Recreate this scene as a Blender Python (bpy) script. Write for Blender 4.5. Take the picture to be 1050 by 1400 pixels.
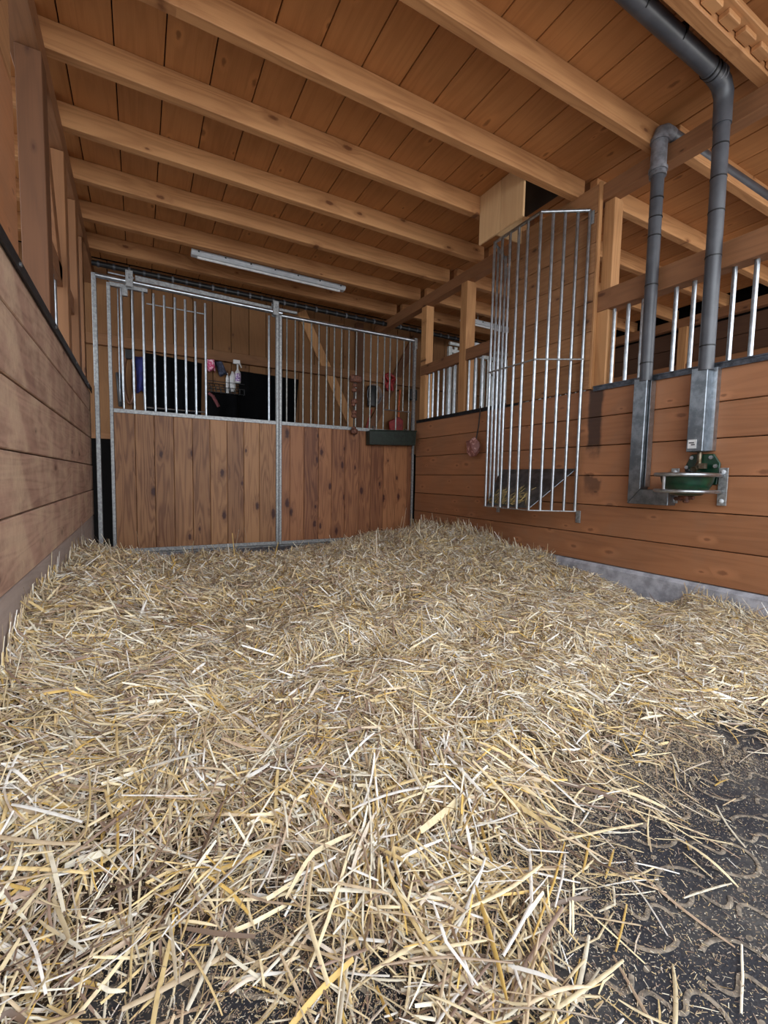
import bpy, bmesh, math, random
import numpy as np
from mathutils import Vector, Matrix
random.seed(7); rng = np.random.default_rng(11)
for o in list(bpy.data.objects): bpy.data.objects.remove(o)
S = bpy.context.scene; COL = S.collection
# ------------------------------------------------------------------ camera
F_PX, YAW, PITCH, ROLL = 610.19, 0.50115, 0.07492, 0.01932
CAM = Vector((0, 0, .8))
_cy, _sy, _cp, _sp, _cr, _sr = math.cos(YAW), math.sin(YAW), math.cos(PITCH), math.sin(PITCH), math.cos(ROLL), math.sin(ROLL)
_F = Vector((_sy*_cp, _cy*_cp, -_sp)); _R = Vector((_cy, -_sy, 0)); _U = _R.cross(_F)
CR = _R*_cr + _U*_sr; CU = _U*_cr - _R*_sr
cd = bpy.data.cameras.new('camera'); cam = bpy.data.objects.new('camera', cd); COL.objects.link(cam)
m = Matrix.Identity(4)
for i in range(3): m[i][0], m[i][1], m[i][2], m[i][3] = CR[i], CU[i], -_F[i], CAM[i]
cam.matrix_world = m
cd.sensor_fit = 'HORIZONTAL'; cd.sensor_width = 36; cd.lens = F_PX/1050*36; cd.clip_start = .02; cd.clip_end = 200
S.camera = cam
# ------------------------------------------------------------------ light: overcast daylight through the open front
S.view_settings.view_transform = 'Standard'; S.view_settings.look = 'None'
S.view_settings.gamma = 1; S.view_settings.use_curve_mapping = False
S.view_settings.exposure = 0.0
W = bpy.data.worlds.new('sky'); S.world = W; W.use_nodes = True
bg = W.node_tree.nodes['Background']; bg.inputs[0].default_value = (.86, .93, 1, 1); bg.inputs[1].default_value = 3.2
def area(name, loc, rot, sx, sy, power, col=(1, 1, 1)):
    l = bpy.data.lights.new(name, 'AREA'); l.shape = 'RECTANGLE'; l.size = sx; l.size_y = sy; l.energy = power; l.color = col
    o = bpy.data.objects.new(name, l); COL.objects.link(o); o.location = loc; o.rotation_euler = rot; return o
# daylight coming in at the open front of the two stalls
area('daylight_front', (1.3, -1.6, 2.0), (math.radians(72), 0, 0), 3.4, 2.4, 60, (.93, .97, 1))
area('daylight_neighbour', (4.6, -1.2, 2.0), (math.radians(80), 0, 0), 2.6, 2.2, 60, (1, .97, .93))

# ------------------------------------------------------------------ helpers
def ray(x, y):
    return CR*((x-525)/F_PX) + CU*(-(y-700)/F_PX) + _F
def at(x, y, X=None, Y=None, Z=None):          # photo pixel -> point on a plane of the room
    d = ray(x, y)
    t = (X/d.x) if X is not None else (Y/d.y) if Y is not None else ((Z-.8)/d.z)
    return CAM + d*t
def lin(r, g, b):
    f = lambda c: (c/255/12.92) if c/255 <= .04045 else ((c/255+.055)/1.055)**2.4
    return (f(r), f(g), f(b), 1)
LOC = {}
def tag(o, label=None, cat=None, group=None, kind=None):
    if label: o['label'] = label
    if cat: o['category'] = cat
    if group: o['group'] = group
    if kind: o['kind'] = kind
    return o
def link(o, loc, parent=None):
    COL.objects.link(o); loc = Vector(loc); LOC[o.name] = loc
    if parent is not None:
        o.parent = parent; o.location = loc - LOC[parent.name]
    else: o.location = loc
    return o
def empty(name, loc=(0, 0, 0), **k):
    o = bpy.data.objects.new(name, None); o.empty_display_size = .1; link(o, loc); return tag(o, **k)
class MB:
    def __init__(s): s.v = []; s.f = []
    def add(s, vs, fs):
        n = len(s.v); s.v += [Vector(p) for p in vs]; s.f += [tuple(i+n for i in f) for f in fs]; return s
    def box(s, c, d, rot=None):
        hx, hy, hz = d[0]/2, d[1]/2, d[2]/2; c = Vector(c)
        vs = [Vector((x, y, z)) for x in (-hx, hx) for y in (-hy, hy) for z in (-hz, hz)]
        if rot is not None: vs = [rot @ p for p in vs]
        return s.add([c+p for p in vs], [(0, 1, 3, 2), (4, 6, 7, 5), (0, 4, 5, 1), (2, 3, 7, 6), (0, 2, 6, 4), (1, 5, 7, 3)])
    def tube(s, pts, r, n=10, cap=True, closed=False):
        pts = [Vector(p) for p in pts]; m = len(pts); rs = r if isinstance(r, (list, tuple)) else [r]*m
        vs = []; prev = None
        for i, p in enumerate(pts):
            if closed: t = pts[(i+1) % m]-pts[i-1]
            else: t = pts[min(i+1, m-1)]-pts[max(i-1, 0)]
            t.normalize()
            if prev is None: a = t.orthogonal().normalized()
            else: a = (prev-t*prev.dot(t)).normalized()
            prev = a; b = t.cross(a)
            vs += [p+(a*math.cos(2*math.pi*k/n)+b*math.sin(2*math.pi*k/n))*rs[i] for k in range(n)]
        fs = []
        for i in range(m if closed else m-1):
            j = (i+1) % m
            fs += [(i*n+k, i*n+(k+1) % n, j*n+(k+1) % n, j*n+k) for k in range(n)]
        if cap and not closed: fs += [tuple(range(n-1, -1, -1)), tuple(range((m-1)*n, m*n))]
        return s.add(vs, fs)
    def lathe(s, prof, c, n=20, sx=1, sy=1):      # prof: (radius, z) about a vertical axis
        c = Vector(c); vs = []; m = len(prof)
        for r, z in prof: vs += [c+Vector((r*sx*math.cos(2*math.pi*k/n), r*sy*math.sin(2*math.pi*k/n), z)) for k in range(n)]
        fs = [(i*n+k, i*n+(k+1) % n, (i+1)*n+(k+1) % n, (i+1)*n+k) for i in range(m-1) for k in range(n)]
        fs += [tuple(range(n-1, -1, -1)), tuple(range((m-1)*n, m*n))]
        return s.add(vs, fs)
    def prism(s, poly, d):                         # poly: 3D points of one face, d: thickness vector
        n = len(poly); d = Vector(d); p = [Vector(q) for q in poly]
        return s.add(p+[q+d for q in p], [tuple(range(n-1, -1, -1)), tuple(range(n, 2*n))]+[(i, (i+1) % n, n+(i+1) % n, n+i) for i in range(n)])
    def build(s, name, mat, parent=None, smooth=True, bevel=0, **k):
        lo = Vector([min(p[i] for p in s.v) for i in range(3)]); hi = Vector([max(p[i] for p in s.v) for i in range(3)]); c = (lo+hi)/2
        me = bpy.data.meshes.new(name); me.from_pydata([p-c for p in s.v], [], s.f); me.materials.append(mat)
        bm = bmesh.new(); bm.from_mesh(me); bmesh.ops.recalc_face_normals(bm, faces=bm.faces)
        if bevel: bmesh.ops.bevel(bm, geom=[e for e in bm.edges if len(e.link_faces) == 2 and e.calc_face_angle(0) > .6], offset=bevel, segments=1, affect='EDGES')
        bm.to_mesh(me); bm.free()
        if smooth: me.shade_smooth(); me.set_sharp_from_angle(angle=math.radians(40))
        o = bpy.data.objects.new(name, me); link(o, c, parent); return tag(o, **k)
_cache = {}
def slab(name, lo, hi, mat, parent=None, bevel=.003, jit=0, **k):      # bevelled block, mesh shared between equal sizes
    lo = Vector(lo); hi = Vector(hi); d = hi-lo; c = (lo+hi)/2
    key = (round(d.x, 3), round(d.y, 3), round(d.z, 3), mat.name, bevel)
    if key not in _cache:
        bm = bmesh.new(); bmesh.ops.create_cube(bm, size=1)
        for v in bm.verts: v.co = Vector((v.co.x*d.x, v.co.y*d.y, v.co.z*d.z))
        if bevel: bmesh.ops.bevel(bm, geom=list(bm.edges), offset=min(bevel, min(d)*.3), segments=1, affect='EDGES')
        me = bpy.data.meshes.new(name); bm.to_mesh(me); bm.free(); me.materials.append(mat); _cache[key] = me
    o = bpy.data.objects.new(name, _cache[key]); link(o, c, parent); return tag(o, **k)

# ------------------------------------------------------------------ materials
class NT:
    def __init__(s, name):
        s.m = bpy.data.materials.new(name); s.m.use_nodes = True; s.t = s.m.node_tree; s.b = s.t.nodes['Principled BSDF']
    def n(s, typ, **k):
        x = s.t.nodes.new(typ)
        for a, v in k.items():
            if a.startswith('i_'):
                key = a[2:]; key = int(key) if key.isdigit() else key.replace('_', ' ')
                s.set(x.inputs[key], v)
            else: setattr(x, a, v)
        return x
    def set(s, inp, v):
        if hasattr(v, 'is_linked') or isinstance(v, bpy.types.NodeSocket): s.t.links.new(v, inp)
        else: inp.default_value = v
    def math(s, op, a, b=0., c=None, clamp=False):
        x = s.t.nodes.new('ShaderNodeMath'); x.operation = op; x.use_clamp = clamp
        s.set(x.inputs[0], a); s.set(x.inputs[1], b)
        if c is not None: s.set(x.inputs[2], c)
        return x.outputs[0]
    def vmath(s, op, a, b):
        x = s.t.nodes.new('ShaderNodeVectorMath'); x.operation = op; s.set(x.inputs[0], a); s.set(x.inputs[1], b); return x.outputs[0]
    def mix(s, f, a, b):
        x = s.t.nodes.new('ShaderNodeMix'); x.data_type = 'RGBA'; s.set(x.inputs['Factor'], f)
        s.set(x.inputs[6], a); s.set(x.inputs[7], b); return x.outputs[2]
    def ramp(s, v, *st):
        x = s.t.nodes.new('ShaderNodeValToRGB'); e = x.color_ramp.elements
        while len(e) < len(st): e.new(.5)
        for q, (p, c) in zip(e, st): q.position = p; q.color = c if len(c) == 4 else (*c, 1)
        s.set(x.inputs[0], v); return x.outputs[0]
    def sstep(s, v, a, b):
        x = s.t.nodes.new('ShaderNodeMapRange'); x.interpolation_type = 'SMOOTHSTEP'; s.set(x.inputs[0], v)
        x.inputs[1].default_value = a; x.inputs[2].default_value = b; return x.outputs[0]
    def bump(s, h, st, dist=.01):
        x = s.n('ShaderNodeBump'); x.inputs['Strength'].default_value = st; x.inputs['Distance'].default_value = dist
        s.set(x.inputs['Height'], h); s.t.links.new(x.outputs[0], s.b.inputs['Normal'])
    def out(s, col=None, rough=.6, metal=0., spec=None):
        if col is not None: s.set(s.b.inputs['Base Color'], col)
        s.set(s.b.inputs['Roughness'], rough); s.set(s.b.inputs['Metallic'], metal)
        if spec is not None: s.b.inputs['Specular IOR Level'].default_value = spec
        return s.m
AX = {'x': 0, 'y': 1, 'z': 2}
def wood(name, dark, light, axis, nrm='y', knot=.5, knotcol=(70, 38, 22), rough=.6, dust=None, dust_amt=0., stain=None, var=.25, rings=1., spec=.35, rc=.42, ks=5.5, kamt=.8, pale=0., ksz=1.):
    N = NT(name); a = AX[axis]
    oc = N.n('ShaderNodeTexCoord').outputs['Object']; rnd = N.n('ShaderNodeObjectInfo').outputs['Random']
    off = N.vmath('MULTIPLY', (37.1, 53.7, 91.3), N.n('ShaderNodeCombineXYZ', i_0=rnd, i_1=rnd, i_2=rnd).outputs[0])
    p = N.vmath('ADD', oc, off)
    lat = ({0, 1, 2}-{a, AX[nrm]}).pop()
    sv = N.n('ShaderNodeSeparateXYZ', i_0=p)
    vo = N.n('ShaderNodeTexVoronoi', voronoi_dimensions='2D', i_Vector=N.n('ShaderNodeCombineXYZ', i_0=N.math('MULTIPLY', sv.outputs[lat], ks), i_1=N.math('MULTIPLY', sv.outputs[a], ks*.45)).outputs[0], i_Scale=1.0)
    dist = vo.outputs['Distance']; sep = N.n('ShaderNodeSeparateColor', i_0=vo.outputs['Color'])
    sel = N.sstep(sep.outputs[0], 1-knot-.02, 1-knot+.02)
    kr = N.math('MULTIPLY_ADD', sep.outputs[1], .055*ksz, .03*ksz)
    kn = N.n('ShaderNodeTexNoise', i_Vector=p, i_Scale=38., i_Detail=3.).outputs[0]
    kd = N.math('ADD', N.math('DIVIDE', dist, kr), N.math('MULTIPLY', N.math('SUBTRACT', kn, .5), .9))
    kmask = N.math('MULTIPLY', N.math('SUBTRACT', 1., N.sstep(kd, .45, 1.2)), sel)
    halo = N.math('MULTIPLY', N.math('SUBTRACT', 1., N.sstep(kd, 1., 3.2)), sel)
    sc2 = [7.]*3; sc2[a] = .55
    n1 = N.n('ShaderNodeTexNoise', i_Vector=N.vmath('MULTIPLY', p, tuple(sc2)), i_Scale=1.3, i_Detail=2., i_Distortion=.35).outputs[0]
    n1 = N.math('ADD', n1, N.math('MULTIPLY', halo, .07))
    ring = N.math('SINE', N.math('MULTIPLY', n1, 85.*rings)); ring = N.math('MULTIPLY_ADD', ring, .5, .5)
    ring = N.math('POWER', ring, 1.6)
    sc3 = [210.]*3; sc3[a] = 5.
    fib = N.n('ShaderNodeTexNoise', i_Vector=N.vmath('MULTIPLY', p, tuple(sc3)), i_Scale=1., i_Detail=3.).outputs[0]
    big = N.n('ShaderNodeTexNoise', i_Vector=p, i_Scale=2.3, i_Detail=3.).outputs[0]
    t = N.math('ADD', N.math('MULTIPLY', ring, rc), N.math('MULTIPLY', fib, .42))
    t = N.math('ADD', t, N.math('MULTIPLY', N.math('SUBTRACT', big, .5), .8))
    t = N.math('ADD', t, N.math('MULTIPLY', N.math('SUBTRACT', rnd, .5), var*1.6), clamp=True)
    c = N.mix(t, lin(*light), lin(*dark))
    if pale: c = N.mix(N.math('MULTIPLY', halo, pale), c, lin(*[min(255, v*1.12) for v in light]))
    else: c = N.mix(N.math('MULTIPLY', halo, .4), c, lin(*dark))
    c = N.mix(N.math('MULTIPLY', kmask, kamt), c, lin(*knotcol))
    if dust:
        dn = N.n('ShaderNodeTexNoise', i_Vector=oc, i_Scale=3.1, i_Detail=9., i_Roughness=.72).outputs[0]
        c = N.mix(N.math('MULTIPLY', N.sstep(dn, .38, .7), dust_amt), c, lin(*dust))
    if stain:       # dark wet run marks with a place of their own: (lo, hi) boxes in the room
        g = N.n('ShaderNodeNewGeometry').outputs['Position']; sp = N.n('ShaderNodeSeparateXYZ', i_0=g)
        wn = N.n('ShaderNodeTexNoise', i_Vector=g, i_Scale=9., i_Detail=5.).outputs[0]
        for (y0, y1, z0, z1, amt) in stain:
            yy = N.math('ADD', sp.outputs[1], N.math('MULTIPLY', N.math('SUBTRACT', wn, .5), .05))
            zz = N.math('ADD', sp.outputs[2], N.math('MULTIPLY', N.math('SUBTRACT', wn, .5), .25))
            k = N.math('MULTIPLY', N.sstep(yy, y0-.015, y0+.015), N.math('SUBTRACT', 1., N.sstep(yy, y1-.015, y1+.015)))
            k = N.math('MULTIPLY', k, N.math('MULTIPLY', N.sstep(zz, z0-.08, z0+.05), N.math('SUBTRACT', 1., N.sstep(zz, z1, z1+.02))))
            c = N.mix(N.math('MULTIPLY', k, amt), c, lin(38, 28, 26))
    N.bump(N.math('ADD', N.math('MULTIPLY', fib, .6), N.math('MULTIPLY', ring, .3)), .25, .002)
    return N.out(c, rough, spec=spec)
def plain(name, col, rough=.5, metal=0., var=.0, scale=30., bump=0., col2=None, spec=None, mix=(.35, .65)):
    N = NT(name); oc = N.n('ShaderNodeTexCoord').outputs['Object']
    nz = N.n('ShaderNodeTexNoise', i_Vector=oc, i_Scale=scale, i_Detail=6., i_Roughness=.65).outputs[0]
    c2 = lin(*col2) if col2 else tuple(v*(1-var) for v in lin(*col)[:3])+(1,)
    c = N.mix(N.sstep(nz, *mix), lin(*col), c2)
    if bump: N.bump(nz, bump, .004)
    return N.out(c, rough, metal, spec)

M_ceil = wood('ceiling_board_wood', (140, 90, 50), (186, 128, 78), 'y', 'z', knot=.55, knotcol=(88, 50, 26), rough=.62, rc=.2, rings=.5, ks=5., kamt=.6, pale=.35)
M_raft = wood('rafter_wood', (150, 100, 62), (200, 148, 100), 'x', 'y', knot=.6, knotcol=(98, 54, 30), rough=.6, rc=.34, rings=.6, ks=5.)
M_beam = wood('beam_wood', (104, 68, 44), (142, 98, 66), 'y', 'x', knot=.4, rough=.6, rc=.25, rings=.6)
M_post = wood('post_wood', (142, 96, 58), (194, 144, 96), 'z', 'y', knot=.5, rough=.6, rc=.3, rings=.5)
M_lpost = wood('old_post_wood', (106, 70, 46), (142, 98, 64), 'z', 'y', knot=.5, rough=.6, rc=.2, rings=.5)
M_right = wood('right_wall_wood', (126, 82, 54), (166, 113, 78), 'y', 'x', kamt=.6, pale=.5, ks=6.5, ksz=1.3, knot=.8, rough=.5, rings=.5, dust=(134, 106, 86), dust_amt=.3, knotcol=(88, 50, 32), rc=.22,
               stain=[(2.06, 2.17, 1.02, 1.47, .85), (2.05, 2.17, .74, .86, .6)])
M_panel = wood('rack_panel_wood', (122, 84, 54), (164, 118, 80), 'y', 'x', knot=.75, rough=.6, knotcol=(58, 30, 20), rc=.35, rings=.7)
M_left = wood('left_wall_wood', (124, 92, 80), (178, 142, 124), 'y', 'x', knot=.3, rough=.7, dust=(210, 184, 156), dust_amt=.7, rings=.7, rc=.4)
M_leftlow = wood('left_wall_grey_wood', (126, 112, 106), (166, 150, 142), 'y', 'x', knot=.1, rough=.75, dust=(175, 160, 152), dust_amt=.5, rc=.2)
M_door = wood('door_plank_wood', (112, 72, 46), (170, 124, 84), 'z', 'y', knot=.62, knotcol=(58, 20, 16), rough=.5, var=.4, rc=.5, rings=.8, ks=5.5, ksz=1.7, kamt=.95)
M_door2 = wood('partition_plank_wood', (106, 64, 42), (160, 108, 72), 'z', 'y', knot=.72, knotcol=(58, 20, 16), rough=.5, var=.5, rc=.5, rings=.8, ks=6., ksz=1.8, kamt=.95)
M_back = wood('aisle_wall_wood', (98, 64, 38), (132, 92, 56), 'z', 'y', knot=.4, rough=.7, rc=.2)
M_backx = wood('aisle_batten_wood', (104, 70, 44), (140, 98, 64), 'x', 'y', knot=.4, rough=.7, rc=.2)
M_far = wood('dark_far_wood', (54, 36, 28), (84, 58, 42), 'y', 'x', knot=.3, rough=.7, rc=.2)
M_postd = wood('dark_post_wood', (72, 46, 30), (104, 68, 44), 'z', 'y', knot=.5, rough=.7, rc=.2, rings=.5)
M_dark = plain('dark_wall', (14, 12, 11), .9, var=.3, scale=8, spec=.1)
M_pale = wood('pale_board_wood', (178, 138, 96), (206, 168, 124), 'z', 'x', knot=.3, rc=.2, rings=.5, knotcol=(140, 95, 60), rough=.6, var=.1)
M_galv = plain('galvanised_steel', (186, 192, 198), .3, .92, scale=25., col2=(156, 162, 168))
M_galvd = plain('weathered_galvanised_steel', (166, 168, 168), .5, .6, scale=50., col2=(132, 132, 134), bump=.03)
M_bar2 = plain('dull_steel', (150, 150, 146), .4, .8, scale=25., col2=(120, 120, 116))
M_pgalv = plain('pale_galvanised_steel', (206, 210, 208), .4, .35, scale=25., col2=(176, 182, 182))
M_chan = plain('channel_steel', (140, 146, 152), .38, .9, scale=14., col2=(104, 110, 116))
M_cap = plain('cap_steel', (92, 96, 104), .45, .7, scale=30., col2=(60, 62, 68), bump=.08)
M_capd = plain('dark_cap_steel', (52, 54, 58), .5, .6, scale=30., col2=(34, 34, 36))
M_pipe = plain('dark_grey_pipe', (74, 76, 82), .42, .0, scale=6., col2=(60, 62, 68), spec=.7)
M_sleeve = plain('pipe_sleeve_grey', (128, 128, 134), .5, scale=20., col2=(92, 92, 96))
M_black = plain('black_plastic', (22, 22, 24), .5, scale=20., col2=(14, 14, 15))
M_green = plain('green_enamel', (14, 60, 40), .3, scale=16., col2=(8, 38, 26), spec=.6)
M_trough = plain('dark_green_plastic', (36, 48, 40), .5, scale=25., col2=(26, 34, 30))
M_brass = plain('worn_brass', (122, 112, 96), .4, .8, scale=40., col2=(96, 78, 56))
M_rust = plain('rusty_brown', (120, 74, 54), .7, scale=60., col2=(70, 42, 34), bump=.4)
M_salt = plain('pink_salt', (134, 84, 78), .45, scale=26., col2=(206, 160, 150), mix=(.5, .62), bump=.3)
M_rope = plain('rope', (70, 62, 58), .8, scale=90., col2=(44, 40, 38))
M_white = plain('white_plastic', (226, 226, 226), .4, scale=10., col2=(205, 205, 205))
M_lamp = plain('lamp_housing', (206, 210, 214), .35, scale=10., col2=(186, 190, 196))
M_conc = plain('concrete', (176, 176, 184), .85, scale=12., col2=(136, 136, 142), bump=.3)
M_yard = plain('yard_concrete', (168, 164, 158), .9, scale=3., col2=(146, 142, 136))
M_rugb = plain('black_rug_cloth', (9, 9, 11), .9, scale=14., col2=(5, 5, 7), bump=.3, spec=.1)
M_blue = plain('blue_cloth', (34, 40, 110), .8, scale=20., col2=(24, 28, 80))
M_pink = plain('pink_cloth', (196, 70, 110), .8, scale=40., col2=(235, 190, 205), mix=(.5, .55))
M_navy = plain('navy_cloth', (40, 44, 62), .8, scale=30., col2=(70, 74, 96), mix=(.5, .55))
M_red = plain('red_plastic', (150, 24, 24), .5, scale=20., col2=(110, 16, 18))
M_orange = plain('orange_plastic', (200, 92, 30), .5, scale=20., col2=(160, 66, 22))
M_label = plain('purple_label', (120, 70, 150), .5, scale=60., col2=(220, 210, 226), mix=(.48, .52))
M_strap = plain('reddish_strap', (120, 60, 62), .8, scale=40., col2=(80, 40, 44))
M_brown = plain('brown_leather', (110, 70, 44), .6, scale=20., col2=(80, 48, 30))
def mat_rubber():
    N = NT('rubber_mat'); g = N.n('ShaderNodeTexCoord').outputs['Object']
    a = N.n('ShaderNodeTexNoise', i_Vector=g, i_Scale=5., i_Detail=8., i_Roughness=.7).outputs[0]
    b = N.n('ShaderNodeTexNoise', i_Vector=g, i_Scale=160., i_Detail=3.).outputs[0]
    c = N.mix(N.sstep(a, .42, .72), lin(44, 46, 53), lin(84, 82, 80))
    c = N.mix(N.math('MULTIPLY', N.sstep(b, .62, .7), .7), c, lin(168, 158, 142))
    N.bump(b, .5, .003); return N.out(c, .62)
M_mat = mat_rubber()
M_groove = plain('dusty_groove', (158, 146, 130), .85, scale=60., col2=(92, 84, 76), bump=.3)
def mat_straw():
    N = NT('straw'); at_ = N.n('ShaderNodeAttribute', attribute_name='Col')
    oc = N.n('ShaderNodeTexCoord').outputs['Object']
    nz = N.n('ShaderNodeTexNoise', i_Vector=oc, i_Scale=55., i_Detail=3.).outputs[0]
    c = N.mix(N.math('MULTIPLY', N.sstep(nz, .45, .75), .35), at_.outputs['Color'], lin(120, 92, 62))
    N.b.inputs['Specular IOR Level'].default_value = .45
    return N.out(c, .48)
M_straw = mat_straw()
M_bed = plain('trodden_straw', (104, 84, 64), .9, scale=70., col2=(44, 34, 26), bump=1.)  # base layer, coloured darker to paint deep shade between the stalks

# ------------------------------------------------------------------ sizes of the building
XL, XR, YB = -.36, 2.86, 4.5
ZC = 3.0            # underside of the ceiling boards
YF, YE, XF = -.6, 5.6, 6.05
# ground
fl = slab('floor', (-2.2, YF, -.12), (XF+.1, YE+.1, -.012), M_conc, kind='structure', bevel=0)
yard = slab('yard', (-12, -14, -.2), (16, YF, -.03), M_yard, kind='structure', bevel=0)
yardl = slab('yard', (-12, YF, -.2), (-2.2, 9, -.03), M_yard, kind='structure', bevel=0)
# ------------------------------------------------------------------ ceiling
ce = slab('ceiling', (-2.2, YF, ZC+.024), (XF+.1, YE+.1, ZC+.06), M_dark, kind='structure', bevel=0)
bw = .2325
k0 = int((-2.1+.306)/bw)-1
for i in range(k0, 28):
    x0 = -.306+i*bw
    if x0 < -2.15 or x0+bw > XF+.1: continue
    dz = random.uniform(-.0015, .0015)
    slab('board', (x0+.003, YF, ZC+dz), (x0+bw-.003, YE, ZC+.022+dz), M_ceil, ce, bevel=.0025)
RY = [5.69, 5.12, 4.57, 4.015, 3.48, 2.92, 2.39, 1.825, 1.265, .70, .14, -.42]
for j, y in enumerate(RY[1:]):
    slab('rafter', (XL-.12, y-.062, 2.862), (XR+.04, y, ZC-.001), M_raft, ce, bevel=.004)
    slab('rafter', (XR+.085, y-.128, 2.862), (XF, y-.066, ZC-.001), M_raft, ce, bevel=.004)
    slab('rafter', (-2.1, y-.128, 2.862), (XL-.03, y-.066, ZC-.001), M_raft, ce, bevel=.004)
# stepped packing blocks beside the nearest rafter in view
for i in range(7):
    x = 2.02+i*.15
    slab('block', (x, 1.155, 2.875), (x+.10, 1.20, 2.90), M_raft, ce)
slab('batten', (1.6, 1.13, 2.90), (3.2, 1.20, 2.93), M_raft, ce)

# ------------------------------------------------------------------ right wall
wr = slab('wall_right', (XR+.035, YF, -.01), (XR+.06, YB, 1.46), M_dark, kind='structure', bevel=0)
zs = [.228, .43, .64, .85, 1.062, 1.265, 1.466]
for a, b in zip(zs[:-1], zs[1:]):
    dx = random.uniform(-.002, .002)
    slab('plank', (XR+dx, YF, a+.0025), (XR+.035, YB-.03, b-.0025), M_right, wr, bevel=.003)
    slab('plank', (XR+.06, YF, a+.0025), (XR+.09, YB-.03, b-.0025), M_right, wr, bevel=.003)
MB().prism([(XR-.035, YF, -.01), (XR-.03, YF, .205), (XR-.012, YF, .226), (XR+.12, YF, .226), (XR+.12, YF, -.01)], (0, YB+.1-YF, 0)).build('kerb', M_conc, wr, smooth=False)
# steel cap: an angle that grips the top plank
capm = MB().box((XR+.045, (YF+2.13)/2, 1.478), (.13, 2.13-YF, .008)).box((XR-.012, (YF+2.13)/2, 1.464), (.006, 2.13-YF, .036))
capm.build('cap_rail', M_cap, wr, smooth=False)
capm = MB().box((XR+.045, 3.66, 1.478), (.13, 1.60, .008)).box((XR-.008, 3.66, 1.464), (.006, 1.60, .03))
capm.build('cap_rail', M_capd, wr, smooth=False)
slab('beam', (XR, YF, 2.752), (XR+.09, YE, 2.861), M_beam, wr, bevel=.004)
# posts and rails of the open upper part
slab('post', (XR+.004, 2.06, 1.482), (XR+.105, 2.15, 2.0), M_post, wr)
slab('post', (XR+.03, 2.07, 2.13), (XR+.12, 2.15, 2.752), M_post, wr)
slab('rail', (XR, YF, 2.0), (XR+.10, 2.15, 2.14), M_beam, wr)
slab('post', (XR-.004, 3.60, 1.482), (XR+.11, 3.70, 2.752), M_post, wr)
slab('post', (XR+.01, 4.33, 1.482), (XR+.11, 4.43, 2.752), M_post, wr)
slab('rail', (XR, 3.0, 1.985), (XR+.05, 4.41, 2.095), M_beam, wr)
def upright(parent, x, y, z0, z1, r=.011, mat=None, name='bar', n=10):
    return MB().tube([(x, y, z0), (x, y, z1)], r, n).build(name, mat or M_galv, parent)
_bar = {}
def bar(parent, x, y, z0, z1, r=.0105, mat=None, name='bar'):
    mat = mat or M_galv; key = (round(z1-z0, 3), r, mat.name)
    if key not in _bar:
        o = upright(parent, x, y, z0, z1, r, mat, name); _bar[key] = o.data; return o
    o = bpy.data.objects.new(name, _bar[key]); return link(o, (x, y, (z0+z1)/2), parent)
for i in range(-14, 12):
    y = 2.04-.1*i*1.02-.0
    if y < -.4 or y > 2.05: continue
    if abs(y-1.735) < .03 or abs(y-1.40) < .02: continue
    bar(wr, XR+.045, y, 1.482, 2.0, .0125)
for y in [3.08, 3.18, 3.28, 3.38, 3.48, 3.58, 3.80, 3.90, 4.0, 4.1, 4.2, 4.28]:
    bar(wr, XR+.035, y, 1.482, 1.985, .0115)
# boards behind the hay rack
rp0, rp1 = 2.165, 2.99
z = 1.466; hs = [.205, .2, .205, .2, .205, .2, .19]
for k, h in enumerate(hs):
    z1 = z+h
    slab('panel_board', (XR-.024, rp0, z+.0015), (XR-.002, rp1, z1-.0015), M_panel, wr, bevel=.002, jit=.001); z = z1
slab('edge_board', (XR-.026, rp0-.02, 1.466), (XR+.006, rp0-.001, 2.88), M_post, wr)

# ------------------------------------------------------------------ left wall
wl = slab('wall_left', (XL-.06, YF, -.01), (XL-.036, 4.66, 1.5), M_dark, kind='structure', bevel=0)
zs = [-.01, .205, .43, .655, .867, 1.10, 1.325, 1.50]
for k, (a, b) in enumerate(zip(zs[:-1], zs[1:])):
    dx = random.uniform(-.004, .003)
    slab('plank', (XL-.035, YF, a+.003), (XL+dx, 4.66, b-.003), M_leftlow if k < 2 else M_left, wl, bevel=.004)
MB().box((XL-.03, 2.03, 1.527), (.085, 5.26, .006)).box((XL+.010, 2.03, 1.508), (.006, 5.26, .044)).build('cap_rail', M_capd, wl, smooth=False)
for y in [1.2, 2.0, 2.75, 3.55, 4.3]:
    MB().tube([(XL+.012, y, 1.508), (XL+.019, y, 1.508)], .008, 8).build('bolt', M_galv, wl)
slab('beam', (XL-.13, YF, 2.732), (XL-.005, 5.6, 2.861), M_beam, wl)
slab('post', (XL-.10, 2.71, 1.53), (XL, 2.84, 2.73), M_postd, wl)
slab('post', (XL-.12, 3.44, 1.53), (XL-.005, 3.56, 2.73), M_lpost, wl)
slab('post', (XL-.12, 3.99, 1.53), (XL-.005, 4.13, 2.73), M_lpost, wl)
slab('post', (XL-.14, 4.56, -.01), (XL-.02, 4.66, 2.73), M_lpost, wl)
slab('rail', (XL-.10, 2.86, 1.93), (XL-.03, 3.44, 2.05), M_beam, wl)
slab('rail', (XL-.10, 3.56, 1.93), (XL-.03, 4.02, 2.05), M_beam, wl)
for y in [2.94, 3.04, 3.14, 3.24, 3.34, 3.64, 3.74, 3.84, 3.94]:
    bar(wl, XL-.06, y, 1.53, 1.93, .0115)
MB().box((XL-.055, 3.16, 2.37), (.05, .12, .95), Matrix.Rotation(math.radians(32), 3, 'X')).build('brace', M_beam, wl, smooth=False, bevel=.003)
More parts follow.
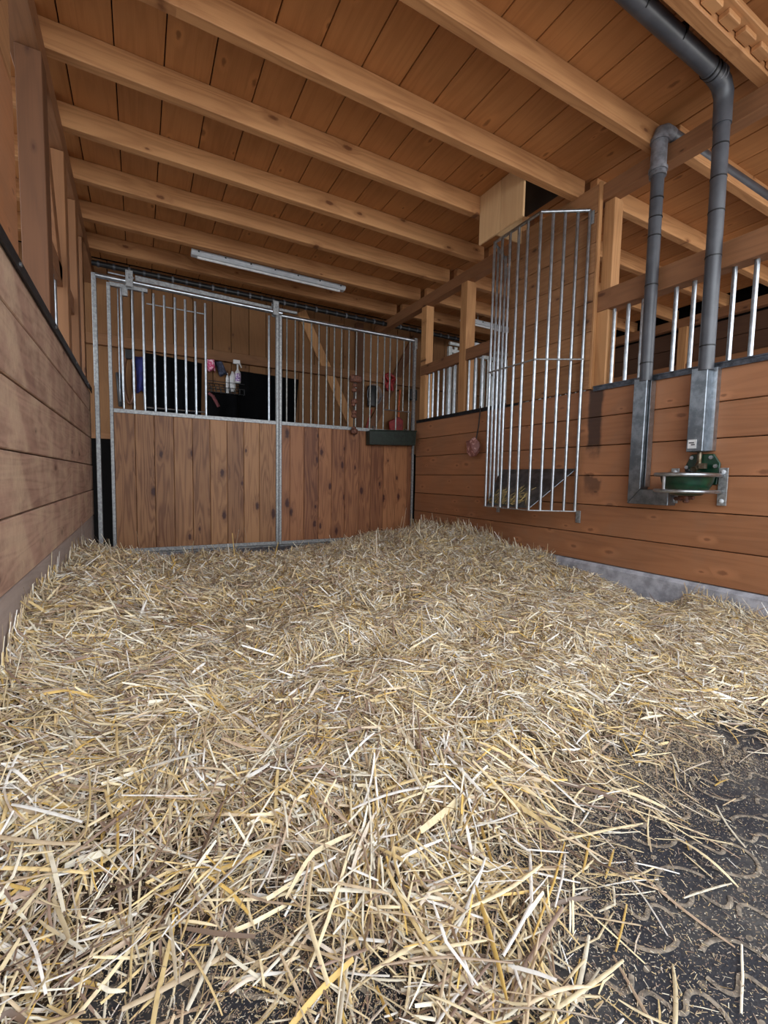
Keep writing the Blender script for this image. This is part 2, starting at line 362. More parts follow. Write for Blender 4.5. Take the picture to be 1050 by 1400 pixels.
# boarding beside the nearest opening
slab('board', (XL-.03, .6, 1.53), (XL, 2.07, 2.12), M_right, wl)
slab('board', (XL-.03, .6, 2.123), (XL+.002, 2.05, 2.73), M_panel, wl)

# ------------------------------------------------------------------ end wall of the aisle (outer wall)
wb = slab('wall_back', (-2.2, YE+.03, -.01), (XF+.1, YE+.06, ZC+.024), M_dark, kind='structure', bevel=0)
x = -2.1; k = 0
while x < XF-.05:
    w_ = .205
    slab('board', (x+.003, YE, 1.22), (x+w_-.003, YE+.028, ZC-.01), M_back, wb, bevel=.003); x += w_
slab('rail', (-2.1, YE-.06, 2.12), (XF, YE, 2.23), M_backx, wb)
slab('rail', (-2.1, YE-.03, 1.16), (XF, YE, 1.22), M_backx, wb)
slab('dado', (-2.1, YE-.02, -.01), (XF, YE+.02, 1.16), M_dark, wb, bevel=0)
def brace(a, b, w_, name='brace', mat=M_backx, parent=wb, t=.05):
    a = Vector(a); b = Vector(b); d = (b-a).normalized(); s = Vector((d.z, 0, -d.x))*w_/2
    a.y += .015; b.y += .015
    return MB().prism([a-s, a+s, b+s, b-s], (0, t-.02, 0)).build(name, mat, parent, smooth=False, bevel=.003)
yb = YE-.06
brace(at(413, 425, Y=yb), at(487, 590, Y=yb), .12, mat=M_post)
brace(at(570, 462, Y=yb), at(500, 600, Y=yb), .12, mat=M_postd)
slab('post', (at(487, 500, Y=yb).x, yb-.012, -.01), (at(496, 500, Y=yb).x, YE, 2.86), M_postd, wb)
# outer wall at the far side of the neighbouring stall, and its plate
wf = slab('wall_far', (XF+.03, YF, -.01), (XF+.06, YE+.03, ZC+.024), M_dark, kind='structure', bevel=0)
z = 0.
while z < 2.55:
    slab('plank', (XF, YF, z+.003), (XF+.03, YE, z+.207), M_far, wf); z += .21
slab('beam', (XF-.08, YF, 2.752), (XF, YE, 2.861), M_beam, wf)
slab('beam', (XF-.06, YF, 2.2), (XF, YE, 2.3), M_beam, wf)
for y in (.5, 2.0, 3.2, 4.4): slab('post', (XF-.08, y, -.01), (XF, y+.1, 2.752), M_post, wf)

# ------------------------------------------------------------------ back partition of the stall
PT = 2.385; Z0, ZM, ZT = .105, 1.335, 2.385
post = MB().box((-.300, YB, 1.22), (.034, .034, 2.44)).build('steel_post', M_galvd, bevel=.003, smooth=False)
MB().box((-.300, YB, .004), (.10, .08, .008)).build('base_plate', M_galvd, post)
tag(post, 'galvanised square steel post standing free beside the left wall, left of the stall door', 'post')
def framed(name, x0, x1, nseams, mat, label, cat):
    t = empty(name, ((x0+x1)/2, YB, 0), label=label, cat=cat)
    fr = MB()
    fr.box((x0+.0135, YB, (Z0+ZT)/2), (.027, .036, ZT-Z0-.0))
    fr.box((x1-.0135, YB, (Z0+ZT)/2), (.027, .036, ZT-Z0-.0))
    fr.box(((x0+x1)/2, YB, ZM), (x1-x0-.054, .036, .036)); fr.box(((x0+x1)/2, YB, Z0+.018), (x1-x0-.054, .036, .036))
    fr.box(((x0+x1)/2, YB+.01, Z0-.012), (x1-x0-.02, .03, .012))
    fr.build('frame', M_galvd, t, smooth=False, bevel=.0025)
    for a, b in zip(nseams[:-1], nseams[1:]):
        dy = random.uniform(-.0015, .0015)
        slab('plank', (a+.0012, YB-.012+dy, Z0+.034), (b-.0012, YB+.012+dy, ZM-.016), mat, t, bevel=.0025)
    return t
def xs_at(pxs, y, Y=YB): return [at(p, y, Y=Y).x for p in pxs]
sx = [-.185]+xs_at([100+v/3.5 for v in (295, 387, 480, 569, 653, 735, 815, 890)], 577)+[1.207]
door = framed('stall_door', -.212, 1.234, sx, M_door, 'sliding stall door, left half of the back partition, with nine upright planks below bars', 'door')
for v in (238, 290, 341, 391, 441, 491.5, 540, 587.5, 635):
    bar(door, at(100+v/3.5, 500, Y=YB).x, YB, ZM+.018, ZT-.02, .0105)
bar(door, at(367.8, 500, Y=YB).x, YB, ZM+.018, ZT-.02, .0105)
MB().tube([(at(200, 413, Y=YB).x, YB+.014, 2.275), (at(282, 424, Y=YB).x, YB+.014, 2.275)], .006, 8).build('cross_rod', M_galv, door)
MB().tube([(at(200, 558, Y=YB).x, YB+.014, 1.385), (at(282, 565, Y=YB).x, YB+.014, 1.385)], .006, 8).build('cross_rod', M_galv, door)
MB().tube([(at(162.5, 470, Y=YB).x, YB+.03, 1.42), (at(162.5, 470, Y=YB).x, YB+.03, 2.36)], .006, 8).build('latch_rod', M_galv, door)
MB().box((-.05, YB-.0, 2.375), (.28, .036, .03)).box((-.08, YB, 2.33), (.04, .03, .06)).build('hanger', M_galvd, door, smooth=False)
sx2 = [1.265]+xs_at([360+v/3.5 for v in (125, 193, 262, 325, 388, 455, 512, 572, 630, 685)], 645)+[2.815]
part = framed('stall_partition', 1.238, 2.845, sx2, M_door2, 'fixed right half of the back partition, reddish planks below closely spaced bars', 'partition')
px2 = [392, 403.5, 414.5, 425.5, 435.8, 446.3, 456.7, 466.5, 476.5, 486.8, 497, 506.3, 515.7, 525, 532.8, 542.2, 551.5, 559.5]
for p in px2:
    z0 = ZM+.018
    if p in (532.8, 551.5): z0 = 1.575
    bar(part, at(p, 520, Y=YB).x, YB, z0, ZT-.0, .0085, M_bar2)
MB().tube([(at(524, 561, Y=YB).x, YB-.012, 1.575), (at(560, 563, Y=YB).x, YB-.012, 1.575)], .006, 8).build('cross_rod', M_galv, part)
MB().tube([(1.238, YB, ZT+.002), (2.845, YB, ZT+.012)], .02, 12).build('top_tube', M_galv, part)
slab('bracket', (2.815, YB-.03, 2.30), (2.85, YB+.03, 2.42), M_galvd, part)
# sliding track above the door
tr = empty('sliding_door_track', (.5, YB, 2.41), label='galvanised sliding track with roller brackets running above the stall door', cat='track')
MB().tube([(-.285, YB-.03, 2.415), (1.26, YB-.03, 2.40)], .021, 14).build('rail_tube', M_galv, tr)
MB().prism([(-.0, YB+.0, 2.43), (1.17, YB+.0, 2.422), (1.17, YB+.0, 2.462), (-.0, YB+.0, 2.492)], (0, .006, 0)).prism([(0, YB+.0, 2.488), (1.17, YB, 2.458), (1.17, YB+.05, 2.462), (0, YB+.05, 2.492)], (0, 0, .004)).build('cover_strip', M_galvd, tr, smooth=False)
for x in (-.045, 1.195):
    h = MB().box((x, YB-.055, 2.43), (.055, .008, .13)).box((x, YB-.02, 2.495), (.055, .075, .008)).box((x, YB+.01, 2.43), (.055, .008, .13)).build('roller_bracket', M_galvd, tr, smooth=False, bevel=.002)
    MB().tube([(x, YB-.064, 2.44), (x, YB-.056, 2.44)], .011, 6).build('bolt', M_galv, h)
MB().tube([(-.2, YB+.02, 2.475), (-.01, YB+.02, 2.47)], .008, 8).build('stop_rod', M_galv, tr)
MB().box((1.33, YB-.0, 2.44), (.18, .03, .022)).build('stop_plate', M_galvd, tr, smooth=False)
# the same kind of gate in the neighbouring stall
gt = empty('neighbour_stall_gate', (4.4, YB, 0), label='pale barred sliding gate of the neighbouring stall, seen through the right-hand opening', cat='gate')
g = MB()
for x in (3.33, 3.41, 5.8): g.box((x, YB, 1.2), (.05, .04, 2.42))
g.box((4.6, YB, 1.335), (2.5, .036, .04)); g.box((4.6, YB, 2.36), (2.5, .036, .04)); g.box((4.6, YB, .12), (2.5, .036, .04))
g.build('frame', M_pgalv, gt, smooth=False, bevel=.003)
for i in range(22): bar(gt, 3.52+i*.105, YB, 1.355, 2.34, .0125, M_pgalv)
for i in range(11): slab('plank', (3.44+i*.21+.002, YB-.012, .14), (3.44+i*.21+.208, YB+.012, 1.315), M_door2, gt)
MB().box((3.72, YB-.05, 2.42), (.10, .02, .16)).build('roller_bracket', M_lamp, gt, smooth=False, bevel=.003)
MB().tube([(3.3, YB-.03, 2.44), (5.8, YB-.03, 2.44)], .02, 12).build('rail_tube', M_pgalv, gt)
# second set of bars (slid gate leaf) behind it
for i in range(12): bar(gt, 3.55+i*.13, YB+.07, .2, 2.34, .017, M_pgalv)

# ------------------------------------------------------------------ feed trough and hanging toy on the partition
tx0, tx1 = 2.20, 2.80
tro = MB()
yf, yk = YB-.13, YB-.03
A = [(tx0, yf, 1.315), (tx1, yf, 1.345), (tx1, yk, 1.345), (tx0, yk, 1.315)]
B = [(tx0+.006, yf+.012, 1.165), (tx1-.006, yf+.012, 1.185), (tx1-.006, yk, 1.185), (tx0+.006, yk, 1.165)]
Ai = [(tx0+.015, yf+.015, 1.315), (tx1-.015, yf+.015, 1.345), (tx1-.015, yk-.015, 1.345), (tx0+.015, yk-.015, 1.315)]
Bi = [(tx0+.035, yf+.026, 1.18), (tx1-.035, yf+.026, 1.2), (tx1-.035, yk-.015, 1.2), (tx0+.035, yk-.015, 1.18)]
fs = [(4, 5, 6, 7)]+[(i, (i+1) % 4, 4+(i+1) % 4, 4+i) for i in range(4)]+[(i, (i+1) % 4, 8+(i+1) % 4, 8+i) for i in range(4)]+[(8+i, 8+(i+1) % 4, 12+(i+1) % 4, 12+i) for i in range(4)]+[(12, 13, 14, 15)]
tro.add(A+B+Ai+Bi, fs)
tb = empty('feed_trough', (2.52, YB-.1, 1.16), label='dark green rectangular feed trough hung on the bars in the back right corner', cat='trough')
tro.build('trough_body', M_trough, tb, smooth=False, bevel=.003)
MB().tube([(tx0-.004, yf-.004, 1.318), (tx1+.0, yf-.004, 1.348)], .008, 8).build('rim', M_trough, tb)
for x in (2.3, 2.72): MB().tube([(x, yk-.02, 1.33), (x, yk-.005, 1.37), (x, YB, 1.38), (x, YB+.02, 1.36)], .006, 8).build('hook', M_galv, tb)
for x in (2.24, 2.5): MB().tube([(x, yf+.016, 1.19), (x, yf+.008, 1.19)], .01, 8).build('rivet', M_black, tb)
toy = empty('chew_toy', (2.03, YB-.06, 1.3), label='string of rusty brown wooden beads hanging on the partition bars, left of the trough', cat='toy')
tx = at(484, 545, Y=YB-.06).x
MB().tube([(tx, YB-.06, 1.27), (tx, YB-.06, 1.86)], .006, 8).build('rope', M_rope, toy)
MB().box((tx+.02, YB-.055, 1.86), (.13, .06, .075)).build('block', M_rust, toy, bevel=.014)
for zc, r in ((1.79, .03), (1.74, .034), (1.62, .042), (1.585, .028), (1.505, .034), (1.465, .034), (1.30, .046), (1.335, .026)):
    pr = [(r*math.sin(a)*(1+.12*math.sin(3*a)), -r*math.cos(a)*.72) for a in [math.pi*k/8 for k in range(1, 8)]]
    MB().lathe(pr, (tx+random.uniform(-.008, .008), YB-.06, zc), 10).build('bead', M_rust, toy)

# ------------------------------------------------------------------ pink salt lick on a cord at the right wall
sl = empty('salt_lick', (2.82, 3.37, 1.0), label='lumpy pink salt lick hanging on a cord against the right wall planks', cat='salt lick')
MB().tube([(XR-.015, 3.33, 1.50), (XR-.03, 3.335, 1.3), (XR-.04, 3.35, 1.19)], .006, 8).build('cord', M_rope, sl)
bm = bmesh.new(); bmesh.ops.create_icosphere(bm, subdivisions=2, radius=1)
for v in bm.verts:
    n_ = 1+.16*math.sin(v.co.x*5+1)*math.cos(v.co.z*4)+.1*math.sin(v.co.y*7+v.co.z*3)
    n_ *= random.uniform(.82, 1.12); v.co = Vector((v.co.x*.05, v.co.y*.10*n_, v.co.z*.095*n_))
me = bpy.data.meshes.new('stone'); bm.to_mesh(me); bm.free(); me.materials.append(M_salt)
link(bpy.data.objects.new('stone', me), (XR-.055, 3.37, 1.115), sl)

# ------------------------------------------------------------------ hay rack
hr = empty('hay_rack', (2.7, 2.63, .58), label='tall galvanised corner-shaped hay rack of upright bars on the right wall', cat='hay rack')
zt, zb, xo = 2.71, .585, 2.543
def loop(z, d=0): return [(XR-.038, 2.212-d, z), (xo-d, 2.395-d*.5, z), (xo-d, 2.875+d*.5, z), (XR-.038, 3.045+d, z)]
MB().tube(loop(zt), .012, 10).build('top_frame', M_galv, hr)
bf = MB(); L_ = loop(zb)
for a, b in zip(L_[:-1], L_[1:]):
    a = Vector(a); b = Vector(b); d = b-a; ang = math.atan2(d.y, d.x)
    bf.box((a+b)/2, (d.length+.01, .03, .006), Matrix.Rotation(ang, 3, 'Z'))
bf.build('bottom_frame', M_galvd, hr, smooth=False)
MB().tube(loop(1.683, .012), .006, 8).build('mid_ring', M_galvd, hr)
MB().tube(loop(1.60, -.0), .006, 8).build('mid_ring', M_galvd, hr) if False else None
pos = [(xo, y) for y in (2.875, 2.785, 2.70, 2.61, 2.52, 2.40)]+[(2.613, 2.352), (2.688, 2.312), (2.768, 2.270), (XR-.04, 2.212)]
pos += [(2.62, 2.915), (2.70, 2.955), (2.78, 2.995), (XR-.04, 3.045)]
for x, y in pos: bar(hr, x, y, zb, zt, .0112)
MB().add([(XR-.03, 2.225, .90), (XR-.03, 3.02, .90), (xo+.005, 2.86, .60), (xo+.005, 2.40, .60), (XR-.03, 2.225, .896), (XR-.03, 3.02, .896), (xo+.005, 2.86, .596), (xo+.005, 2.40, .596)],
         [(0, 1, 2, 3), (7, 6, 5, 4), (0, 4, 5, 1), (1, 5, 6, 2), (2, 6, 7, 3), (3, 7, 4, 0)]).build('hay_tray', M_chan, hr, smooth=False)
for y, z in ((2.205, 2.66), (2.205, .545), (3.05, 2.60), (3.05, .56)):
    b_ = MB().box((XR-.005+(-.02 if z > 1 else -.0)-.004, y, z), (.006, .04, .09)).build('bracket', M_galvd, hr, smooth=False, bevel=.001)
hy = MB()
for i in range(60):
    x = random.uniform(2.55, 2.66); y = random.uniform(2.45, 2.85); zz = .60+(x-xo)*.95+random.uniform(.004, .03); a = random.uniform(0, 6.28); l = random.uniform(.03, .08)
    c, s_ = math.cos(a)*l, math.sin(a)*l
    x0_, x1_ = max(2.55, x-c), max(2.55, x+c)
    hy.tube([(x0_, y-s_, .6+(x0_-xo)*.95+.008), (x, y, zz), (x1_, y+s_, .6+(x1_-xo)*.95+.01)], .0012, 3)
hyo = hy.build('hay_wisps', M_straw, hr); hyo['kind'] = 'stuff'
ca = hyo.data.color_attributes.new('Col', 'FLOAT_COLOR', 'POINT'); ca.data.foreach_set('color', np.tile(np.array(lin(205, 178, 112)), len(hyo.data.vertices)))

# pale boards of the chute above the rack
ch = empty('hay_chute', (2.37, 2.62, 2.63), label='pale two-board hatch of the hay chute under the ceiling, above the rack', cat='chute')
slab('board', (2.362, 2.395, 2.632), (2.38, 2.622, 2.998), M_pale, ch)
slab('board', (2.362, 2.626, 2.632), (2.38, 2.856, 2.998), M_pale, ch)
slab('opening_shade', (2.39, 2.40, 2.985), (2.855, 2.855, 2.998), M_black, ch, bevel=0)  # black sheet standing in for the darkness inside the chute opening
slab('side_board', (2.382, 2.842, 2.75), (2.80, 2.856, 2.985), M_pale, ch)

# ------------------------------------------------------------------ pipes and steel channels at the right wall
def tape(parent, x, y, zz, r):
    MB().lathe([(r+.0005, -.004), (r+.002, -.003), (r+.002, .003), (r+.0005, .004)], (x, y, zz), 18).build('tape_ring', M_black, parent)
p1 = empty('water_pipe', (2.80, 1.73, 1.46), label='grey upright pipe nearer the hay rack, with a paler thick sleeve at its top', cat='pipe')
MB().tube([(2.80, 1.725, 1.44), (2.80, 1.73, 2.86)], .036, 20).build('pipe_tube', M_pipe, p1)
MB().tube([(2.80, 1.73, 2.66), (2.80, 1.73, 2.675), (2.80, 1.73, 2.68), (2.80, 1.73, 2.885), (2.81, 1.728, 2.915), (2.84, 1.724, 2.932), (2.90, 1.722, 2.936)], [.047, .047, .044, .044, .043, .041, .038], 20).build('sleeve', M_sleeve, p1)
MB().tube([(2.88, 1.722, 2.934), (5.2, 1.70, 2.93)], .036, 16).build('pipe_tube', M_pipe, p1)
for zz in (1.55, 2.02, 2.31, 2.42, 2.53): tape(p1, 2.80, 1.727, zz, .036)
for zz in (2.69, 2.86): MB().tube([(2.80, 1.73, zz), (2.80, 1.73, zz+.018)], .052, 20).build('rim_ring', M_sleeve, p1)
p2 = empty('drain_pipe', (2.79, 1.385, 1.46), label='dark grey pipe running under the ceiling and dropping to the green drinker', cat='pipe')
MB().tube([(2.80, 1.385, 1.44), (2.775, 1.375, 2.0), (2.745, 1.365, 2.72)], .0375, 20).build('pipe_tube', M_pipe, p2)
MB().tube([(2.745, 1.365, 2.70), (2.743, 1.365, 2.80), (2.735, 1.362, 2.85), (2.70, 1.36, 2.888), (2.66, 1.358, 2.90), (2.56, 1.355, 2.905)], [.043, .043, .045, .046, .046, .043], 20).build('elbow', M_pipe, p2)
MB().tube([(-.1, 1.33, 2.93), (2.62, 1.355, 2.905)], .042, 20).build('pipe_tube', M_pipe, p2)
for x in (2.57, 2.60, 2.635, 2.66): MB().tube([(x, 1.355, 2.905), (x+.008, 1.355, 2.905)], .0475, 20).build('clamp_ring', M_sleeve if x > 2.63 else M_black, p2)
for x in (.6, 1.1, 1.6, 1.98, 2.27): MB().tube([(x, 1.342, 2.917), (x+.006, 1.342, 2.917)], .044, 20).build('tape_ring', M_black, p2)
for zz in (1.57, 2.04, 2.27, 2.44, 2.60, 2.74):
    k = (zz-1.44)/(2.72-1.44); tape(p2, 2.80-.055*k, 1.385-.02*k, zz, .0375)
def channel(pts_lo, pts_hi, name, label):
    pass
c1 = empty('pipe_guard', (2.82, 1.72, .68), label='L-shaped galvanised steel channel below the sleeved pipe, left of the drinker', cat='channel')
MB().prism([(2.775, 1.785, .672), (2.775, 1.705, .765), (2.775, 1.700, 1.45), (2.775, 1.785, 1.46)], (.085, 0, 0)).build('upright_channel', M_chan, c1, smooth=False, bevel=.003)
MB().prism([(2.775, 1.784, .670), (2.775, 1.53, .670), (2.775, 1.53, .763), (2.775, 1.704, .763)], (.085, 0, 0)).build('foot_channel', M_chan, c1, smooth=False, bevel=.003)
MB().box((2.83, 1.693, 1.11), (.05, .004, .66)).build('cover_lip', M_galv, c1, smooth=False)
c2 = empty('pipe_guard', (2.82, 1.40, .99), label='short galvanised steel channel above the green drinker, with a small printed plate', cat='channel')
MB().box((2.8175, 1.405, 1.222), (.085, .085, .47)).build('upright_channel', M_chan, c2, smooth=False, bevel=.003)
MB().box((2.84, 1.348, 1.222), (.04, .03, .46)).build('cover_lip', M_galv, c2, smooth=False)
pl = MB().box((2.772, 1.415, 1.03), (.003, .045, .05)).build('label_plate', M_white, c2, smooth=False)
MB().box((2.7698, 1.418, 1.037), (.001, .028, .006)).box((2.7698, 1.410, 1.026), (.001, .020, .006)).build('print', M_black, pl, smooth=False)
# ------------------------------------------------------------------ drinker
wb_ = empty('drinking_bowl', (2.74, 1.40, .72), label='green enamel horse drinking bowl with tubular guard on the right wall', cat='drinker')
bc = Vector((2.715, 1.40, 0))
prof = [(.045, .735), (.08, .74), (.112, .77), (.132, .815), (.138, .842), (.142, .846), (.134, .846), (.126, .82), (.10, .775), (.06, .758), (.02, .756)]
MB().lathe(prof, bc, 28, sx=1.0, sy=.92).build('bowl', M_green, wb_)
MB().prism([(2.845, 1.47, .80), (2.845, 1.485, .90), (2.845, 1.455, .975), (2.845, 1.335, .975), (2.845, 1.30, .92), (2.845, 1.31, .80)], (.014, 0, 0)).build('back_plate', M_green, wb_, smooth=False, bevel=.004)
MB().tube([(2.83, 1.40, .985), (2.83, 1.40, .925), (2.81, 1.40, .895)], [.013, .013, .018], 12).build('valve', M_brass, wb_)
MB().tube([(2.82, 1.40, .90), (2.775, 1.40, .885)], .017, 12).box((2.80, 1.365, .905), (.03, .03, .03)).build('valve', M_brass, wb_)
MB().box((2.75, 1.40, .86), (.09, .022, .012), Matrix.Rotation(.5, 3, 'Y')).box((2.74, 1.375, .855), (.09, .012, .01), Matrix.Rotation(.4, 3, 'Y')).build('tongue', M_black, wb_, bevel=.002)
for y, z in ((1.445, .955), (1.345, .955), (1.47, .90), (1.32, .905)):
    MB().tube([(2.846, y, z), (2.835, y, z)], .0115, 6).build('bolt', M_galv, wb_)
def guard(z, r):
    pts = [(2.842, 1.284, z)]
    for k in range(0, 19):
        a = -math.pi/2+math.pi*k/18
        pts.append((2.70-.155*math.cos(a), 1.40+.142*math.sin(a), z))
    pts.append((2.842, 1.53, z)); return MB().tube(pts, r, 10)
gd = guard(.853, .011).build('guard_tube', M_galv, wb_); guard(.762, .010).build('guard_tube', M_galv, wb_)
MB().tube([(2.552, 1.435, .853), (2.552, 1.435, .762)], .008, 8).build('guard_strut', M_galv, wb_)
for y in (1.279, 1.535):
    q = MB().box((2.846, y, .79), (.008, .045, .21)).build('mounting_plate', M_galvd, wb_, smooth=False, bevel=.001)
    for z in (.872, .71): MB().lathe([(.001, 0), (.013, .001), (.013, .006), (.006, .012)], (0, 0, 0), 10).build('bolt', M_lamp, q).matrix_local = Matrix.Translation(Vector((2.840, y, z))-LOC[q.name]) @ Matrix.Rotation(-math.pi/2, 4, 'Y')
MB().tube([(2.72, 1.40, .74), (2.72, 1.40, .70), (2.72, 1.40, .695)], [.018, .016, .008], 10).tube([(2.72, 1.44, .725), (2.72, 1.36, .725)], .011, 8).tube([(2.72, 1.43, .715), (2.80, 1.50, .715)], .012, 8).build('drain_fitting', M_rust, wb_)

# ------------------------------------------------------------------ lamps and cable pipe
def lamp(name, x0, x1, y, z, label):
    t = empty(name, ((x0+x1)/2, y, z), label=label, cat='lamp')
    MB().prism([(x0, y-.04, z), (x0, y-.055, z-.028), (x0, y-.03, z-.05), (x0, y+.03, z-.05), (x0, y+.055, z-.028), (x0, y+.04, z)], (x1-x0, 0, 0)).build('housing', M_lamp, t, smooth=False, bevel=.002)
    MB().tube([(x0+.05, y, z-.055), (x1-.05, y, z-.055)], .012, 10).build('cover_strip', M_white, t)
    for i in range(7):
        x = x0+.06+(x1-x0-.12)*i/6; MB().box((x, y-.055, z-.022), (.014, .01, .012)).build('clip', M_black, t, smooth=False)
    for x in (x0+.25, x1-.25): MB().tube([(x, y, z), (x, y, ZC)], .006, 6).build('hanger', M_galvd, t)
lamp('strip_light', .46, 2.0, 4.66, 2.88, 'long white strip light, unlit, hung under the ceiling of this stall')
lamp('strip_light', 3.6, 5.1, 4.62, 2.84, 'white strip light in the neighbouring stall, partly hidden by a post')
cp = empty('cable_conduit', (1, 5.26, 2.8), label='black ribbed conduit running under the rafters behind the partition', cat='conduit')
MB().tube([(-.5, 5.26, 2.81), (5.6, 5.26, 2.80)], .026, 12).build('conduit_tube', M_black, cp)
for i in range(46):
    x = -.45+i*.13; MB().tube([(x, 5.26, 2.808), (x+.02, 5.26, 2.808)], .031, 10).build('strap', M_pipe if i % 3 else M_sleeve, cp)

# ------------------------------------------------------------------ things hanging on the aisle wall
YH = YE-.045
def peg(parent, p, name='hook'):
    MB().tube([(p.x, YE+.001, p.z), (p.x, p.y, p.z)], .008, 8).build(name, M_black, parent)
def cloth(name, quad, mat, label, cat, waves=4, amp=.02, th=.03, group=None):    # hanging cloth between four photo corners at the wall
    a, b, c, d = [at(*q, Y=YH-.02) for q in quad]     # top-left, top-right, bottom-right, bottom-left
    n, m_ = 24, 10; vs = []; fs = []
    for s_ in (0, 1):
        for j in range(m_+1):
            for i in range(n+1):
                u, v = i/n, j/m_; p = (a*(1-u)+b*u)*(1-v)+(d*(1-u)+c*u)*v
                yy = amp*math.sin(u*waves*6.28+v)*(.3+.7*v)
                e = min(u, 1-u, v, 1-v)*8; t_ = th*min(1, e+.15)
                vs.append((p.x, p.y+yy+(0 if s_ == 0 else 0)+(-t_ if s_ == 0 else .005), p.z-.012*math.sin(u*7)*v))
    o_ = (n+1)*(m_+1)
    for j in range(m_):
        for i in range(n):
            k = j*(n+1)+i; fs.append((k, k+1, k+n+2, k+n+1)); fs.append((o_+k+n+1, o_+k+n+2, o_+k+1, o_+k))
    rim = [i for i in range(n+1)]+[j*(n+1)+n for j in range(1, m_+1)]+[m_*(n+1)+i for i in range(n-1, -1, -1)]+[j*(n+1) for j in range(m_-1, 0, -1)]
    for i in range(len(rim)): p, q = rim[i], rim[(i+1) % len(rim)]; fs.append((p, q, o_+q, o_+p))
    return MB().add(vs, fs).build(name, mat, label=label, cat=cat, group=group)
cloth('horse_rug', [(197, 482), (276, 497), (275, 575), (199, 570)], M_rugb, 'large black quilted horse rug hanging behind the door bars, right of the blue cloth', 'rug')
cloth('stable_cloth', [(184, 487), (199, 489), (197, 536), (186, 536)], M_blue, 'dark blue cloth hanging behind the left door bars', 'cloth', waves=1)
cloth('horse_rug', [(327, 507), (408, 519), (404, 582), (326, 574)], M_rugb, 'broad black rug hanging right of the spray bottles', 'rug', waves=5, amp=.012)
cloth('dark_bag', [(284, 535), (326, 540), (328, 578), (282, 575)], M_rugb, 'black bag with a reddish strap below the wire shelf', 'bag', waves=2, th=.10)
MB().tube([at(286, 538, Y=YE-.16), at(291, 541, Y=YE-.2), at(299, 556, Y=YE-.2)], .018, 8).build('bag_strap', M_strap, bpy.data.objects['dark_bag'])
cloth('pink_cloth', [(282, 491), (293, 492), (295, 509), (284, 506)], M_pink, 'small pink and white cloth lying on the wire shelf', 'cloth', waves=1, th=.05)
cloth('navy_cloth', [(293, 494), (303, 494), (312, 514), (300, 513)], M_navy, 'folded navy cloth beside the pink cloth', 'cloth', waves=1, th=.05)
bt = empty('saddle_hoop', at(178, 520, Y=YH-.05), label='brown leather hoop with black strap hanging at the far left of the aisle wall', cat='tack')
c_ = at(180, 518, Y=YH-.05)
MB().tube([c_+Vector((.05*math.cos(a)-.02, 0, .26*math.sin(a))) for a in [2*math.pi*k/20 for k in range(20)]], .016, 8, closed=True).build('strap', M_brown, bt)
MB().box(c_+Vector((-.01, 0, .25)), (.09, .05, .10)).tube([c_+Vector((-.12, 0, .05)), c_+Vector((-.10, 0, -.30))], .03, 8).build('buckle_strap', M_black, bt, bevel=.008)
peg(bt, c_+Vector((0, 0, .25)))
sh = empty('wire_shelf', at(303, 525, Y=YH), label='black wire shelf on the aisle wall under the bottles', cat='shelf')
a, b = at(280, 512, Y=YH+.02), at(331, 520, Y=YH+.02)
for y in (.0, .14):
    for z in (1.86, 1.80, 1.74):
        MB().tube([(a.x, YE-.02-y, z), (b.x, YE-.02-y, z)], .004, 6).build('wire', M_black, sh)
for i in range(9):
    x = a.x+(b.x-a.x)*i/8; MB().tube([(x, YE-.01, 1.86), (x, YE-.16, 1.86) if False else (x, YE-.16, 1.74), (x, YE-.16, 1.80)], .004, 6).tube([(x, YE-.16, 1.74), (x, YE-.01, 1.74)], .004, 6).build('wire', M_black, sh)
def bottle(name, px, py0, py1, r, spray, mat, label, lab=None):     # py0 top, py1 base
    tp = at(px, py0, Y=YH-.02); bs = at(px, py1, Y=YH-.02); H = tp.z-bs.z
    t = empty(name, bs, label=label, cat='bottle', group='bottles on the aisle wall')
    hb = H*(.55 if spray else .92)
    MB().lathe([(r*.9, 0), (r, .01), (r, hb*.82), (r*.45, hb), (r*.3, hb+.02)], bs, 14).build('bottle_body', mat, t)
    if spray:
        MB().tube([bs+Vector((0, 0, hb)), bs+Vector((0, 0, H*.8))], r*.32, 8).box(bs+Vector((-.012, 0, H*.9)), (.075, .03, .045)).box(bs+Vector((.03, 0, H*.8)), (.012, .02, .07), Matrix.Rotation(-.4, 3, 'Y')).build('spray_head', M_white, t, bevel=.002)
    else: MB().tube([bs+Vector((0, 0, hb*.97)), bs+Vector((0, 0, H))], [r*.45, r*.2], 8).build('nozzle', M_white, t)
    if lab: MB().lathe([(r+.001, hb*.12), (r+.002, hb*.13), (r+.002, hb*.72), (r+.001, hb*.73)], bs, 14).build('bottle_label', lab, t)
bottle('spray_bottle', 325, 492, 524, .034, True, M_white, 'white spray bottle with a purple label, rightmost of the bottles', M_label)
bottle('squeeze_bottle', 318, 508, 536, .034, False, M_white, 'squat white squeeze bottle between the tall bottle and the spray bottle')
bottle('squeeze_bottle', 311, 510, 541, .018, False, M_white, 'slim tall white bottle, leftmost of the bottles')
